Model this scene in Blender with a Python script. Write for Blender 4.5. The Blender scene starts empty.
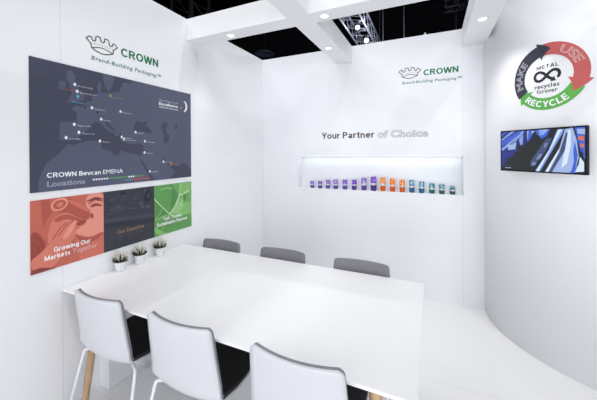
import bpy, bmesh, math, random
from mathutils import Vector, Matrix
random.seed(7)
PI = math.pi
SC = bpy.context.scene
K = dict(front=160, right=84, top=78, spot_a=110, spot_b=100, spot_c=40, spot_d=45, spot_e=50, spot_f=65, spot_g=125, niche=.95, down=10, truss=130)
COL = SC.collection

# ------------------------------------------------------------------ materials
def lin(c):
    c = c/255.0
    return c/12.92 if c <= 0.04045 else ((c+0.055)/1.055)**2.4
def rgb(r, g, b): return (lin(r), lin(g), lin(b), 1.0)

def mat(name, col, rough=0.5, metal=0.0, noise=0.0, nscale=30.0, bump=0.0, spec=0.5, coat=0.0):
    m = bpy.data.materials.new(name); m.use_nodes = True
    nt = m.node_tree; b = nt.nodes['Principled BSDF']
    b.inputs['Base Color'].default_value = col
    b.inputs['Roughness'].default_value = rough
    b.inputs['Metallic'].default_value = metal
    b.inputs['Specular IOR Level'].default_value = spec
    b.inputs['Coat Weight'].default_value = coat
    if noise or bump:
        tc = nt.nodes.new('ShaderNodeTexCoord')
        n = nt.nodes.new('ShaderNodeTexNoise'); n.inputs['Scale'].default_value = nscale
        n.inputs['Detail'].default_value = 4
        nt.links.new(tc.outputs['Object'], n.inputs['Vector'])
        if noise:
            mx = nt.nodes.new('ShaderNodeMix'); mx.data_type = 'RGBA'
            k = 1-noise
            mx.inputs[6].default_value = (col[0]*k, col[1]*k, col[2]*k, 1)
            mx.inputs[7].default_value = (min(1, col[0]*(1+noise)), min(1, col[1]*(1+noise)), min(1, col[2]*(1+noise)), 1)
            nt.links.new(n.outputs['Fac'], mx.inputs[0])
            nt.links.new(mx.outputs[2], b.inputs['Base Color'])
        if bump:
            bp = nt.nodes.new('ShaderNodeBump'); bp.inputs['Strength'].default_value = bump
            bp.inputs['Distance'].default_value = 0.002
            nt.links.new(n.outputs['Fac'], bp.inputs['Height'])
            nt.links.new(bp.outputs['Normal'], b.inputs['Normal'])
    return m

def emit(name, col, strength):
    m = bpy.data.materials.new(name); m.use_nodes = True
    nt = m.node_tree; b = nt.nodes['Principled BSDF']
    b.inputs['Base Color'].default_value = (0.02, 0.02, 0.02, 1)
    b.inputs['Emission Color'].default_value = col
    b.inputs['Emission Strength'].default_value = strength
    b.inputs['Roughness'].default_value = 0.3
    return m

def panel_mat(name, col, rough, axis, seams, width=0.0022, dark=0.86, spec=0.5):
    """white laminate with fine panel joints at the given object coordinates"""
    m = mat(name, col, rough, spec=spec)
    nt = m.node_tree; b = nt.nodes['Principled BSDF']
    tc = nt.nodes.new('ShaderNodeTexCoord')
    sp = nt.nodes.new('ShaderNodeSeparateXYZ'); nt.links.new(tc.outputs['Object'], sp.inputs[0])
    acc = None
    for s in seams:
        a = nt.nodes.new('ShaderNodeMath'); a.operation = 'COMPARE'
        nt.links.new(sp.outputs[axis], a.inputs[0])
        a.inputs[1].default_value = s; a.inputs[2].default_value = width
        if acc is None: acc = a
        else:
            x = nt.nodes.new('ShaderNodeMath'); x.operation = 'MAXIMUM'
            nt.links.new(acc.outputs[0], x.inputs[0]); nt.links.new(a.outputs[0], x.inputs[1]); acc = x
    mx = nt.nodes.new('ShaderNodeMix'); mx.data_type = 'RGBA'
    mx.inputs[6].default_value = col
    mx.inputs[7].default_value = (col[0]*dark, col[1]*dark, col[2]*dark, 1)
    nt.links.new(acc.outputs[0], mx.inputs[0]); nt.links.new(mx.outputs[2], b.inputs['Base Color'])
    return m

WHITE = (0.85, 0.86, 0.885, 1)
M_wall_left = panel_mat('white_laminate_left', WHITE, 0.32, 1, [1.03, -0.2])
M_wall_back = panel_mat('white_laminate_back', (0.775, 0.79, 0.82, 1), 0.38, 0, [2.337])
M_curve = mat('white_curved_laminate', (0.85, 0.86, 0.885, 1), 0.35)
M_beam = mat('white_beam_panel', (0.85, 0.855, 0.87, 1), 0.5)
M_floor = panel_mat('white_gloss_floor', (0.84, 0.84, 0.845, 1), 0.22, 1, [0.2, 1.2, 2.2], 0.0016, 0.82)
M_table = mat('white_table_laminate', (0.84, 0.845, 0.855, 1), 0.38)
M_box = mat('white_box_panel', (0.78, 0.79, 0.82, 1), 0.45)
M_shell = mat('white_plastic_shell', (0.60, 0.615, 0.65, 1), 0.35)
M_tube = mat('white_powder_coat', (0.78, 0.80, 0.84, 1), 0.35)
M_backpad = mat('grey_melange_fabric', (0.235, 0.232, 0.265, 1), 0.95, noise=0.35, nscale=260, bump=0.5, spec=0.1)
M_seatpad = mat('charcoal_fabric', (0.046, 0.045, 0.048, 1), 0.95, noise=0.4, nscale=300, bump=0.5, spec=0.05)
M_black = mat('black_hall', (0.002, 0.002, 0.003, 1), 0.9, spec=0.0)
M_darkmetal = mat('dark_truss_metal', (0.022, 0.022, 0.028, 1), 0.6, 0.3)
M_alu = mat('truss_aluminium', (0.55, 0.57, 0.66, 1), 0.35, 0.6)
M_cable = mat('grey_wire', (0.14, 0.14, 0.17, 1), 0.5)
M_lampwhite = mat('white_lamp_housing', (0.82, 0.82, 0.84, 1), 0.4)
M_lens = emit('lit_lamp_lens', (1.0, 0.96, 0.88, 1), 3.0)
M_lens_cool = emit('lit_stage_lens', (0.92, 0.95, 1.0, 1), 6.0)
M_lens_dim_y = emit('dim_amber_lens', (1.0, 0.7, 0.15, 1), 0.06)
M_led = emit('led_tape', (0.88, 0.93, 1.0, 1), 1.2)
M_pot = mat('white_ceramic_pot', (0.80, 0.81, 0.84, 1), 0.35)
M_soil = mat('dark_soil', (0.02, 0.015, 0.01, 1), 0.95, noise=0.4, nscale=120)
M_leaf = mat('heather_green', (0.035, 0.060, 0.020, 1), 0.7, noise=0.5, nscale=90)
M_flower = mat('heather_white', (0.72, 0.70, 0.62, 1), 0.8, noise=0.35, nscale=200)
M_tvblack = mat('tv_black_plastic', (0.006, 0.006, 0.007, 1), 0.5, spec=0.2)
M_canlid = mat('can_aluminium', (0.75, 0.76, 0.78, 1), 0.25, 1.0)

def wood():
    m = bpy.data.materials.new('oak_leg_wood'); m.use_nodes = True
    nt = m.node_tree; b = nt.nodes['Principled BSDF']; b.inputs['Roughness'].default_value = 0.5
    tc = nt.nodes.new('ShaderNodeTexCoord'); mp = nt.nodes.new('ShaderNodeMapping')
    mp.inputs['Scale'].default_value = (40, 40, 3)
    n = nt.nodes.new('ShaderNodeTexNoise'); n.inputs['Scale'].default_value = 2.2; n.inputs['Detail'].default_value = 6
    cr = nt.nodes.new('ShaderNodeValToRGB')
    cr.color_ramp.elements[0].position = 0.3; cr.color_ramp.elements[0].color = rgb(170, 136, 102)
    cr.color_ramp.elements[1].position = 0.7; cr.color_ramp.elements[1].color = rgb(200, 168, 132)
    nt.links.new(tc.outputs['Object'], mp.inputs[0]); nt.links.new(mp.outputs[0], n.inputs['Vector'])
    nt.links.new(n.outputs['Fac'], cr.inputs[0]); nt.links.new(cr.outputs[0], b.inputs['Base Color'])
    return m
M_wood = wood()

_flat = {}
def flat(r, g, b, rough=0.45):
    k = (r, g, b)
    if k not in _flat: _flat[k] = mat('print_%d_%d_%d' % k, rgb(r, g, b), rough, spec=0.3)
    return _flat[k]
_em = {}
def scr(r, g, b, s=1.0):
    k = (r, g, b)
    if k not in _em: _em[k] = emit('screen_%d_%d_%d' % k, rgb(r, g, b), s)
    return _em[k]

# ------------------------------------------------------------------ object helpers
def link(name, mesh, mats, parent=None, smooth=False):
    if not isinstance(mats, (list, tuple)): mats = [mats]
    for m in mats: mesh.materials.append(m)
    o = bpy.data.objects.new(name, mesh); COL.objects.link(o)
    if parent is not None: o.parent = parent
    if smooth:
        for p in mesh.polygons: p.use_smooth = True
    return o
def obj(name, bm, mats, parent=None, smooth=False, recalc=True):
    if recalc: bmesh.ops.recalc_face_normals(bm, faces=bm.faces[:])
    me = bpy.data.meshes.new(name); bm.to_mesh(me); bm.free()
    return link(name, me, mats, parent, smooth)
def tag(o, label=None, cat=None, group=None, kind=None):
    if label: o['label'] = label
    if cat: o['category'] = cat
    if group: o['group'] = group
    if kind: o['kind'] = kind
    return o
def thing(name, label, cat, loc=(0, 0, 0), rz=0.0, group=None):
    o = bpy.data.objects.new(name, None); COL.objects.link(o)
    o.empty_display_size = 0.05
    o.location = loc; o.rotation_euler = (0, 0, rz)
    return tag(o, label, cat, group)
def struct(name, bm, mats, label, cat, smooth=False):
    return tag(obj(name, bm, mats, None, smooth), label, cat, None, 'structure')
def dup(root, loc, rz, label=None):
    r = root.copy(); COL.objects.link(r); r.location = loc; r.rotation_euler = (0, 0, rz)
    if label: r['label'] = label
    for ch in list(root.children):
        c = ch.copy(); COL.objects.link(c); c.parent = r
        for g in ch.children:
            d = g.copy(); COL.objects.link(d); d.parent = c
    return r

# ------------------------------------------------------------------ bmesh helpers
def box(bm, x0, x1, y0, y1, z0, z1, bev=0.0, mi=0):
    r = bmesh.ops.create_cube(bm, size=1.0)
    vs = r['verts']
    for v in vs:
        v.co = Vector((x0+(v.co.x+.5)*(x1-x0), y0+(v.co.y+.5)*(y1-y0), z0+(v.co.z+.5)*(z1-z0)))
    fs = list({f for v in vs for f in v.link_faces})
    for f in fs: f.material_index = mi
    if bev:
        es = list({e for v in vs for e in v.link_edges})
        bmesh.ops.bevel(bm, geom=es, offset=bev, segments=2, affect='EDGES', profile=0.5)
def tube(bm, pts, rad, seg=10, caps=True, mi=0):
    pts = [Vector(p) for p in pts]; n = len(pts)
    if not isinstance(rad, (list, tuple)): rad = [rad]*n
    rings = []; up = None
    for i, p in enumerate(pts):
        a = pts[max(0, i-1)]; b = pts[min(n-1, i+1)]
        t = (b-a).normalized()
        if up is None:
            up = t.orthogonal().normalized()
        up = (up - t*up.dot(t))
        up = up.normalized() if up.length > 1e-6 else t.orthogonal().normalized()
        s = t.cross(up)
        rings.append([bm.verts.new(p+(up*math.cos(2*PI*k/seg)+s*math.sin(2*PI*k/seg))*rad[i]) for k in range(seg)])
    for i in range(n-1):
        for k in range(seg):
            f = bm.faces.new((rings[i][k], rings[i][(k+1) % seg], rings[i+1][(k+1) % seg], rings[i+1][k])); f.material_index = mi; f.smooth = True
    if caps:
        bm.faces.new(rings[0][::-1]).material_index = mi; bm.faces.new(rings[-1]).material_index = mi
def round_path(pts, r=0.03, n=5):
    """polyline with its inner corners rounded"""
    pts = [Vector(p) for p in pts]; out = [pts[0]]
    for i in range(1, len(pts)-1):
        a, b, c = pts[i-1], pts[i], pts[i+1]
        d0 = (a-b); d1 = (c-b); k = min(r, d0.length*.45, d1.length*.45)
        p0 = b+d0.normalized()*k; p1 = b+d1.normalized()*k
        for j in range(n+1):
            t = j/n
            out.append(p0*(1-t)**2+b*2*t*(1-t)+p1*t*t)
    out.append(pts[-1]); return out
def lathe(bm, prof, seg=24, mi=None, center=(0, 0, 0)):
    c = Vector(center); rings = []
    for (r, z) in prof:
        if r < 1e-5: rings.append([bm.verts.new(c+Vector((0, 0, z)))])
        else: rings.append([bm.verts.new(c+Vector((r*math.cos(2*PI*k/seg), r*math.sin(2*PI*k/seg), z))) for k in range(seg)])
    for i in range(len(rings)-1):
        a, b = rings[i], rings[i+1]
        for k in range(seg):
            k2 = (k+1) % seg
            if len(a) == 1 and len(b) == 1: continue
            if len(a) == 1: f = bm.faces.new((a[0], b[k2], b[k]))
            elif len(b) == 1: f = bm.faces.new((a[k], a[k2], b[0]))
            else: f = bm.faces.new((a[k], a[k2], b[k2], b[k]))
            f.smooth = True
            f.material_index = mi[i] if mi else 0

# flat artwork -----------------------------------------------------
def pmap(o, right, up, normal):
    o, right, up, normal = Vector(o), Vector(right), Vector(up), Vector(normal)
    return lambda x, y, h=0.0: o+right*x+up*y+normal*h
def left_map(y0, z0): return pmap((0.0, y0, z0), (0, 1, 0), (0, 0, 1), (1, 0, 0))
YB = 3.38
def back_map(x0, z0): return pmap((x0, YB, z0), (1, 0, 0), (0, 0, 1), (0, -1, 0))
def poly(bm, pts, mp, h, mi=0):
    """filled 2D outline laid on a surface through mp"""
    vs = [bm.verts.new(Vector((p[0], p[1], 0))) for p in pts]
    es = [bm.edges.new((vs[i], vs[(i+1) % len(vs)])) for i in range(len(vs))]
    g = bmesh.ops.triangle_fill(bm, use_beauty=True, use_dissolve=False, edges=es)
    for f in g['geom']:
        if isinstance(f, bmesh.types.BMFace): f.material_index = mi
    for v in vs: v.co = mp(v.co.x, v.co.y, h)
def smooth_poly(pts, it=2):
    for _ in range(it):
        q = []
        for i in range(len(pts)):
            a, b = pts[i], pts[(i+1) % len(pts)]
            q += [(a[0]*.75+b[0]*.25, a[1]*.75+b[1]*.25), (a[0]*.25+b[0]*.75, a[1]*.25+b[1]*.75)]
        pts = q
    return pts
def ribbon(bm, pts, w, mp, h, mi=0, closed=False, joints=True):
    n = len(pts); m = n if closed else n-1
    for i in range(m):
        a = Vector(pts[i]); b = Vector(pts[(i+1) % n]); d = b-a
        if d.length < 1e-7: continue
        p = Vector((-d.y, d.x)).normalized()*w*.5
        f = bm.faces.new([bm.verts.new(mp(q.x, q.y, h)) for q in (a+p, a-p, b-p, b+p)]); f.material_index = mi
    if joints:
        for a in pts:
            f = bm.faces.new([bm.verts.new(mp(a[0]+w*.5*math.cos(k*PI/4), a[1]+w*.5*math.sin(k*PI/4), h)) for k in range(8)]); f.material_index = mi
def disc(bm, c, r, mp, h, mi=0, n=12):
    f = bm.faces.new([bm.verts.new(mp(c[0]+r*math.cos(2*PI*k/n), c[1]+r*math.sin(2*PI*k/n), h)) for k in range(n)]); f.material_index = mi

_cap = [None]
def glyph_mesh(body, bold=0.0, shear=0.0, outline=0.0, res=3, spacing=1.0):
    cu = bpy.data.curves.new('lettering', 'FONT'); cu.body = body; cu.size = 1.0
    cu.resolution_u = res; cu.shear = shear; cu.space_character = spacing
    if outline:
        cu.fill_mode = 'NONE'; cu.bevel_depth = outline; cu.bevel_resolution = 0
    else: cu.fill_mode = 'FRONT'
    cu.offset = bold
    o = bpy.data.objects.new('lettering', cu); COL.objects.link(o)
    bpy.context.view_layer.update()
    dg = bpy.context.evaluated_depsgraph_get()
    me = bpy.data.meshes.new_from_object(o.evaluated_get(dg))
    bpy.data.objects.remove(o); bpy.data.curves.remove(cu)
    return me
def cap_height():
    if _cap[0] is None:
        me = glyph_mesh('H'); _cap[0] = max(v.co.y for v in me.vertices); bpy.data.meshes.remove(me)
    return _cap[0]
def text(name, body, x, y, cap, width, mp, h, m, parent=None, bold=0.0, shear=0.0, outline=0.0, res=3, spacing=1.0, warp=None):
    """lettering with its left end at x and its baseline at y, laid on a surface through mp"""
    me = glyph_mesh(body, bold, shear, outline, res, spacing)
    x0 = min(v.co.x for v in me.vertices); x1 = max(v.co.x for v in me.vertices)
    sy = cap/cap_height(); sx = width/(x1-x0) if width else sy
    for v in me.vertices:
        u, w = (v.co.x-x0)*sx+x, v.co.y*sy+y
        if warp: u, w = warp(u, w)
        hh = h+(max(0.0, v.co.z)*sy*0.3 if outline else 0.0)
        v.co = mp(u, w, hh)
    return link(name, me, m, parent)

def _arc(cx, cy, rx, ry, a0, a1, n=14):
    return [(cx+rx*math.cos(math.radians(a0+(a1-a0)*k/n)), cy+ry*math.sin(math.radians(a0+(a1-a0)*k/n))) for k in range(n+1)]
def grotesque(ch, w):
    """strokes and advance width of one letter of a plain grotesque alphabet, cap height 1"""
    h = w/2; x = .73
    def stem(a, y0=0, y1=1): return [(a, y0), (a, y1)]
    def bowl(x0, xr, y0, y1): return [(x0, y1-h)]+_arc(xr-(y1-y0)/2, (y0+y1)/2, (y1-y0)/2-h, (y1-y0)/2-h, 90, -90)+[(x0, y0+h)]
    G = {
     'C': ([_arc(.40, .5, .40-h, .505-h, 42, 318, 24)], .75), 'O': ([_arc(.41, .5, .41-h, .505-h, 0, 360, 30)], .82),
     'G': ([_arc(.40, .5, .40-h, .505-h, 42, 330, 24), [(.44, .46), (.80, .46)], stem(.80-h, 0, .46)], .80),
     'R': ([stem(h), bowl(0, .68, .42, 1), [(.36, .46), (.44, .38), (.70-h, 0)]], .72), 'P': ([stem(h), bowl(0, .66, .40, 1)], .66),
     'B': ([stem(h), bowl(0, .66, .46, 1), bowl(0, .70, 0, .55)], .70),
     'W': ([[(h*.6, 1), (.27, 0)], [(.27, 0), (.50, 1)], [(.50, 1), (.73, 0)], [(.73, 0), (1-h*.6, 1)]], 1.0),
     'N': ([stem(h), stem(.70-h), [(h, .96), (.70-h, .04)]], .70), 'M': ([stem(h), stem(.86-h), [(h, .97), (.43, .05)], [(.43, .05), (.86-h, .97)]], .86),
     'Y': ([[(h*.6, 1), (.34, .42)], [(.68-h*.6, 1), (.34, .42)], stem(.34, 0, .48)], .66), 'T': ([[(0, 1-h), (.62, 1-h)], stem(.31)], .62), 'L': ([stem(h), [(0, h), (.56, h)]], .56),
     'E': ([stem(h), [(0, h), (.60, h)], [(0, .51), (.56, .51)], [(0, 1-h), (.60, 1-h)]], .62), 'A': ([[(h*.6, 0), (.36, 1)], [(.72-h*.6, 0), (.36, 1)], [(.14, .28), (.58, .28)]], .72),
     'o': ([_arc(.33, x/2, .33-h, x/2-h, 0, 360, 24)], .66), 'c': ([_arc(.31, x/2, .31-h, x/2-h, 45, 315, 20)], .58),
     'e': ([[(h, .37), (.60-h*.5, .37)], _arc(.31, x/2, .31-h, x/2-h, 0, 318, 20)], .62),
     'a': ([stem(.54-h*.9, 0, .5), _arc(.28, .5, .26-h, x-.5-h, 0, 160), _arc(.26, .21, .26-h, .215-h, 30, 330)+[(.5, .25)], [(.3, .42-h*.7), (.5, .42-h*.5)]], .60),
     'n': ([stem(h, 0, x), [(.58-h, 0)]+_arc(.30, .45, .28-h, x-.45-h, 0, 150)], .60), 'u': ([stem(.58-h, 0, x), [(h, x)]+_arc(.28, .27, .28-h, .27-h, 180, 330)], .60),
     'r': ([stem(h, 0, x), _arc(.34, .42, .34-h, x-.42-h, 180, 85)], .40), 't': ([stem(.20, .1, .93), [(0, x-h*.8), (.38, x-h*.8)], [(.20, .14), (.24, h), (.38, h)]], .40),
     'v': ([[(h*.6, x), (.30, 0)], [(.60-h*.6, x), (.30, 0)]], .58), 'w': ([[(h*.6, x), (.23, 0)], [(.23, 0), (.43, x)], [(.43, x), (.63, 0)], [(.63, 0), (.86-h*.6, x)]], .84),
     'i': ([stem(h, 0, x), stem(h, 1-w*.9, 1)], .20), 'g': ([_arc(.29, x/2, .29-h, x/2-h, 0, 360, 20), stem(.58-h, -.05, x), _arc(.30, -.02, .28-h, .24-h, 0, -150)], .60),
     'k': ([stem(h), [(.12, .28), (.54-h*.6, x)], [(.28, .44), (.58-h*.7, 0)]], .56),
     's': ([_arc(.26, .525, .23-h, .205-h, 30, 270)[:13]+_arc(.27, .205, .25-h, .205-h, 90, -150)], .53)}
    return G[ch]
def lettering(name, body, x, y, cap, width, mp, h, m, parent, w=.18, warp=None, gap=.085):
    """heavy grotesque lettering drawn as flat strokes on a surface"""
    strokes = []; pen = 0.0
    for ch in body:
        if ch == ' ': pen += .30; continue
        st, adv = grotesque(ch, w)
        strokes += [[(px+pen, py) for px, py in s_] for s_ in st]; pen += adv+gap
    pen -= gap; sx = width/pen; bm = bmesh.new()
    for si, s_ in enumerate(strokes):
        hs = h+si*1.2e-5
        q = [Vector(p) for p in s_]; n = len(q); rows = []
        closed = (q[0]-q[-1]).length < 1e-6
        for i, p in enumerate(q):
            a = q[i-1] if i > 0 else (q[-2] if closed else p); b = q[i+1] if i < n-1 else (q[1] if closed else p)
            d0 = (p-a).normalized() if (p-a).length > 1e-9 else (b-p).normalized(); d1 = (b-p).normalized() if (b-p).length > 1e-9 else d0
            nrm = Vector((-(d0.y+d1.y), d0.x+d1.x)); nrm = nrm.normalized() if nrm.length > 1e-6 else Vector((-d0.y, d0.x))
            k = min(1.6, 1/max(.5, nrm.dot(Vector((-d0.y, d0.x)))))
            row = []
            for sg in (1, -1):
                v = p+nrm*(sg*w/2*k); u_, v_ = v.x*sx+x, v.y*cap+y
                if warp: u_, v_ = warp(u_, v_)
                row.append(bm.verts.new(mp(u_, v_, hs)))
            rows.append(row)
        for i in range(n-1): bm.faces.new((rows[i][0], rows[i][1], rows[i+1][1], rows[i+1][0]))
    return obj(name, bm, m, parent, recalc=False)

# ------------------------------------------------------------------ the setting
CX, CY, CR = 3.497, 3.38, 0.973           # centre and radius of the curved wall
bm = bmesh.new(); box(bm, -0.3, 4.6, -3.5, 4.0, -0.10, 0.0)
struct('floor', bm, M_floor, 'glossy white laminate floor with fine panel joints', 'floor')
bm = bmesh.new(); box(bm, -0.12, 0.0, -2.0, YB+0.16, 0.0, 2.80)
struct('wall_left', bm, M_wall_left, 'white panelled wall on the left carrying the map poster', 'wall')
NX0, NX1, NZ0, NZ1 = 0.512, 2.345, 1.121, 1.519
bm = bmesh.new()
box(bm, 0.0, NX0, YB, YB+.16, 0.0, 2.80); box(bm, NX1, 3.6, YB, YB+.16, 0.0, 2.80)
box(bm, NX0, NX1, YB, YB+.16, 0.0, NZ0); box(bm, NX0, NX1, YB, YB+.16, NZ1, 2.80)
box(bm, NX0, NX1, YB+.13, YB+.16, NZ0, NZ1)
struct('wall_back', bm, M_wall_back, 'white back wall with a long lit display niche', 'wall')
bm = bmesh.new(); n = 64; a0, a1 = math.radians(180), math.radians(292); H = 3.15; rings = []
for i in range(n+1):
    a = a0+(a1-a0)*i/n; c, s = math.cos(a), math.sin(a)
    rings.append([bm.verts.new((CX+r*c, CY+r*s, z)) for (r, z) in ((CR, 0), (CR, H), (CR-.06, H), (CR-.06, 0))])
for i in range(n):
    for k in range(4):
        f = bm.faces.new((rings[i][k], rings[i][(k+1) % 4], rings[i+1][(k+1) % 4], rings[i+1][k])); f.smooth = k in (0, 2)
bm.faces.new(rings[0]); bm.faces.new(rings[-1][::-1])
struct('wall_right', bm, M_curve, 'white convex curved wall on the right carrying the screen', 'wall')
BZ0, BZ1 = 2.615, 2.80
bm = bmesh.new(); box(bm, 0.0, 4.2, 2.045, 2.212, 2.607, BZ1)
struct('trim_1', bm, M_beam, 'white overhead beam running across the stand from the left wall', 'beam')
bm = bmesh.new(); box(bm, 1.029, 1.210, -0.8, 2.045, 2.609, BZ1-.001); box(bm, 1.029, 1.210, 2.212, YB, 2.609, BZ1-.001)
struct('trim_2', bm, M_beam, 'white overhead beam meeting the back wall left of the emblem', 'beam')
bm = bmesh.new(); box(bm, 2.335, 2.538, -0.8, 2.045, 2.620, BZ1-.001); box(bm, 2.335, 2.538, 2.212, YB, 2.620, BZ1-.001)
struct('trim_3', bm, M_beam, 'white overhead beam meeting the curved wall', 'beam')
bm = bmesh.new(); box(bm, 0.0, 4.2, -0.98, -0.80, 2.607, BZ1)
struct('trim_4', bm, M_beam, 'white overhead beam at the open front of the stand', 'beam')
bm = bmesh.new(); box(bm, -12, 14, -8, 16, 9.0, 9.1)
struct('ceiling', bm, M_black, 'black roof of the exhibition hall', 'ceiling')

# ------------------------------------------------------------------ downlights
def downlight(x, y, z, label):
    t = thing('recessed_downlight', label, 'light', (x, y, z), 0, 'round downlights in the overhead beams')
    bm = bmesh.new(); lathe(bm, [(0.030, 0.0), (0.030, -0.006), (0.036, -0.007), (0.044, -0.004), (0.046, 0.0), (0.030, 0.0)], 32)
    obj('trim_ring', bm, M_lampwhite, t)
    bm = bmesh.new(); lathe(bm, [(0.0, -0.0045), (0.018, -0.004), (0.0295, -0.002), (0.0295, 0.0), (0.0, 0.0)], 32)
    obj('lens', bm, M_lens, t)
    ld = bpy.data.lights.new('downlight', 'SPOT'); ld.energy = K['down']; ld.spot_size = math.radians(110); ld.spot_blend = 0.9
    ld.shadow_soft_size = 0.03; ld.color = (1.0, 0.96, 0.9)
    lo = bpy.data.objects.new('downlight', ld); COL.objects.link(lo); lo.location = (x, y, z-0.02)
    return t
downlight(0.433, 2.129, 2.607, 'small round downlight in the cross beam nearest the left wall')
downlight(1.310, 2.129, 2.607, 'small round downlight in the cross beam just right of the beam crossing')
downlight(1.115, 2.800, 2.609, 'small round downlight in the short beam behind the beam crossing')
downlight(2.425, 2.740, 2.620, 'oval looking downlight in the right beam beside the curved wall')

# ------------------------------------------------------------------ table
def make_table():
    t = thing('meeting_table', 'long white meeting table with oak legs against the left wall', 'table', (1.0, 1.51, 0))
    X0, X1, Y0, Y1 = -0.998, 1.006, -0.481, 0.482
    bm = bmesh.new(); box(bm, X0, X1, Y0, Y1, 0.727, 0.740, 0.002)
    obj('tabletop', bm, M_table, t)
    bm = bmesh.new()
    box(bm, X0+.22, X1-.12, Y0+.12, Y0+.15, 0.667, 0.727); box(bm, X0+.22, X1-.12, Y1-.15, Y1-.12, 0.667, 0.727)
    box(bm, X0+.19, X0+.22, Y0+.12, Y1-.12, 0.667, 0.727); box(bm, X1-.12, X1-.09, Y0+.12, Y1-.12, 0.667, 0.727)
    obj('underframe', bm, M_tube, t)
    for sx, sy in ((-1, -1), (1, -1), (-1, 1), (1, 1)):
        tx = X0+(.158 if sy < 0 else .136) if sx < 0 else X1-.155
        ty = Y0+.125 if sy < 0 else Y1-.125
        bm = bmesh.new()
        P0 = Vector((tx, ty, 0.727)); P1 = Vector((tx, ty+sy*0.105, 0.0))
        pts = [P0.lerp(P1, k/6) for k in range(7)]
        tube(bm, pts, [0.027-0.0095*k/6 for k in range(7)], 16)
        obj('leg', bm, M_wood, t)
    bm = bmesh.new(); box(bm, X0, X0+.098, Y0+.213, Y1-.03, 0.0, 0.727, 0.002)
    obj('wall_support', bm, M_box, t)
    return t
make_table()

# ------------------------------------------------------------------ chairs
PROF = [(0.235, 0.418), (0.222, 0.436), (0.195, 0.444), (0.12, 0.443), (0.03, 0.438), (-0.06, 0.433), (-0.125, 0.432),
        (-0.168, 0.441), (-0.192, 0.462), (-0.205, 0.495), (-0.214, 0.55), (-0.224, 0.62), (-0.236, 0.70), (-0.250, 0.803)]
def prof_at(s):
    s = max(0.0, min(1.0, s))*(len(PROF)-1); i = min(int(s), len(PROF)-2); f = s-i
    def cr(k):
        p = [PROF[max(0, min(len(PROF)-1, i+j))][k] for j in (-1, 0, 1, 2)]
        return .5*((2*p[1])+(-p[0]+p[2])*f+(2*p[0]-5*p[1]+4*p[2]-p[3])*f*f+(-p[0]+3*p[1]-3*p[2]+p[3])*f**3)
    return cr(0), cr(1)
NS = 80
_len = [0.0]
for _i in range(1, NS+1):
    p, q = prof_at((_i-1)/NS), prof_at(_i/NS); _len.append(_len[-1]+math.hypot(p[0]-q[0], p[1]-q[1]))
LT = _len[-1]
def half_w(d, inset):
    """half width at path length d from the seat front"""
    u = d/LT
    w = 0.198+0.016*math.sin(PI*min(1, u/0.60)*.5)-0.021*max(0, (u-.55)/.45)
    for e, rc in ((d, 0.06), (LT-d, 0.022)):
        e = max(0.0, e-inset)
        r2 = max(0.004, rc-inset*.5)
        if e < r2: w = w-r2+math.sqrt(max(0, r2*r2-(r2-e)**2))
    return w-inset
def surf(d, t, inset, off):
    i = min(NS-1, max(0, next((k for k in range(NS) if _len[k+1] >= d), NS-1)))
    f = (d-_len[i])/max(1e-9, _len[i+1]-_len[i]); y, z = prof_at((i+f)/NS)
    y2, z2 = prof_at((i+f)/NS+0.004); y1, z1 = prof_at((i+f)/NS-0.004)
    ty, tz = y2-y1, z2-z1; l = math.hypot(ty, tz) or 1; ny, nz = tz/l, -ty/l      # points to the sitter's side
    u = d/LT
    back = max(0.0, min(1.0, (u-.45)/.2)); seat = 1-back
    bow = 0.030*back*t*t; dish = 0.012*seat*t*t*min(1, u/.15)+0.02*t*t*math.exp(-((u-.5)/.1)**2)
    x = half_w(d, inset)*t
    return Vector((x, y+bow+ny*off, z+dish+nz*off))
def sheet(d0, d1, inset, o0, o1, rows=44, cols=16):
    bm = bmesh.new(); top, bot = [], []
    for i in range(rows+1):
        k = i/rows; k = k*k*(3-2*k)*.6+k*.4
        d = d0+(d1-d0)*k
        top.append([bm.verts.new(surf(d, -1+2*j/cols, inset, o1)) for j in range(cols+1)])
        bot.append([bm.verts.new(surf(d, -1+2*j/cols, inset, o0)) for j in range(cols+1)])
    for i in range(rows):
        for j in range(cols):
            bm.faces.new((top[i][j], top[i][j+1], top[i+1][j+1], top[i+1][j])).smooth = True
            bm.faces.new((bot[i][j], bot[i+1][j], bot[i+1][j+1], bot[i][j+1])).smooth = True
    for i in range(rows):
        for j in (0, cols): bm.faces.new((top[i][j], top[i+1][j], bot[i+1][j], bot[i][j]))
    for j in range(cols):
        for i in (0, rows): bm.faces.new((top[i][j], top[i][j+1], bot[i][j+1], bot[i][j]))
    bmesh.ops.remove_doubles(bm, verts=bm.verts[:], dist=0.0004)
    return bm
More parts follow.
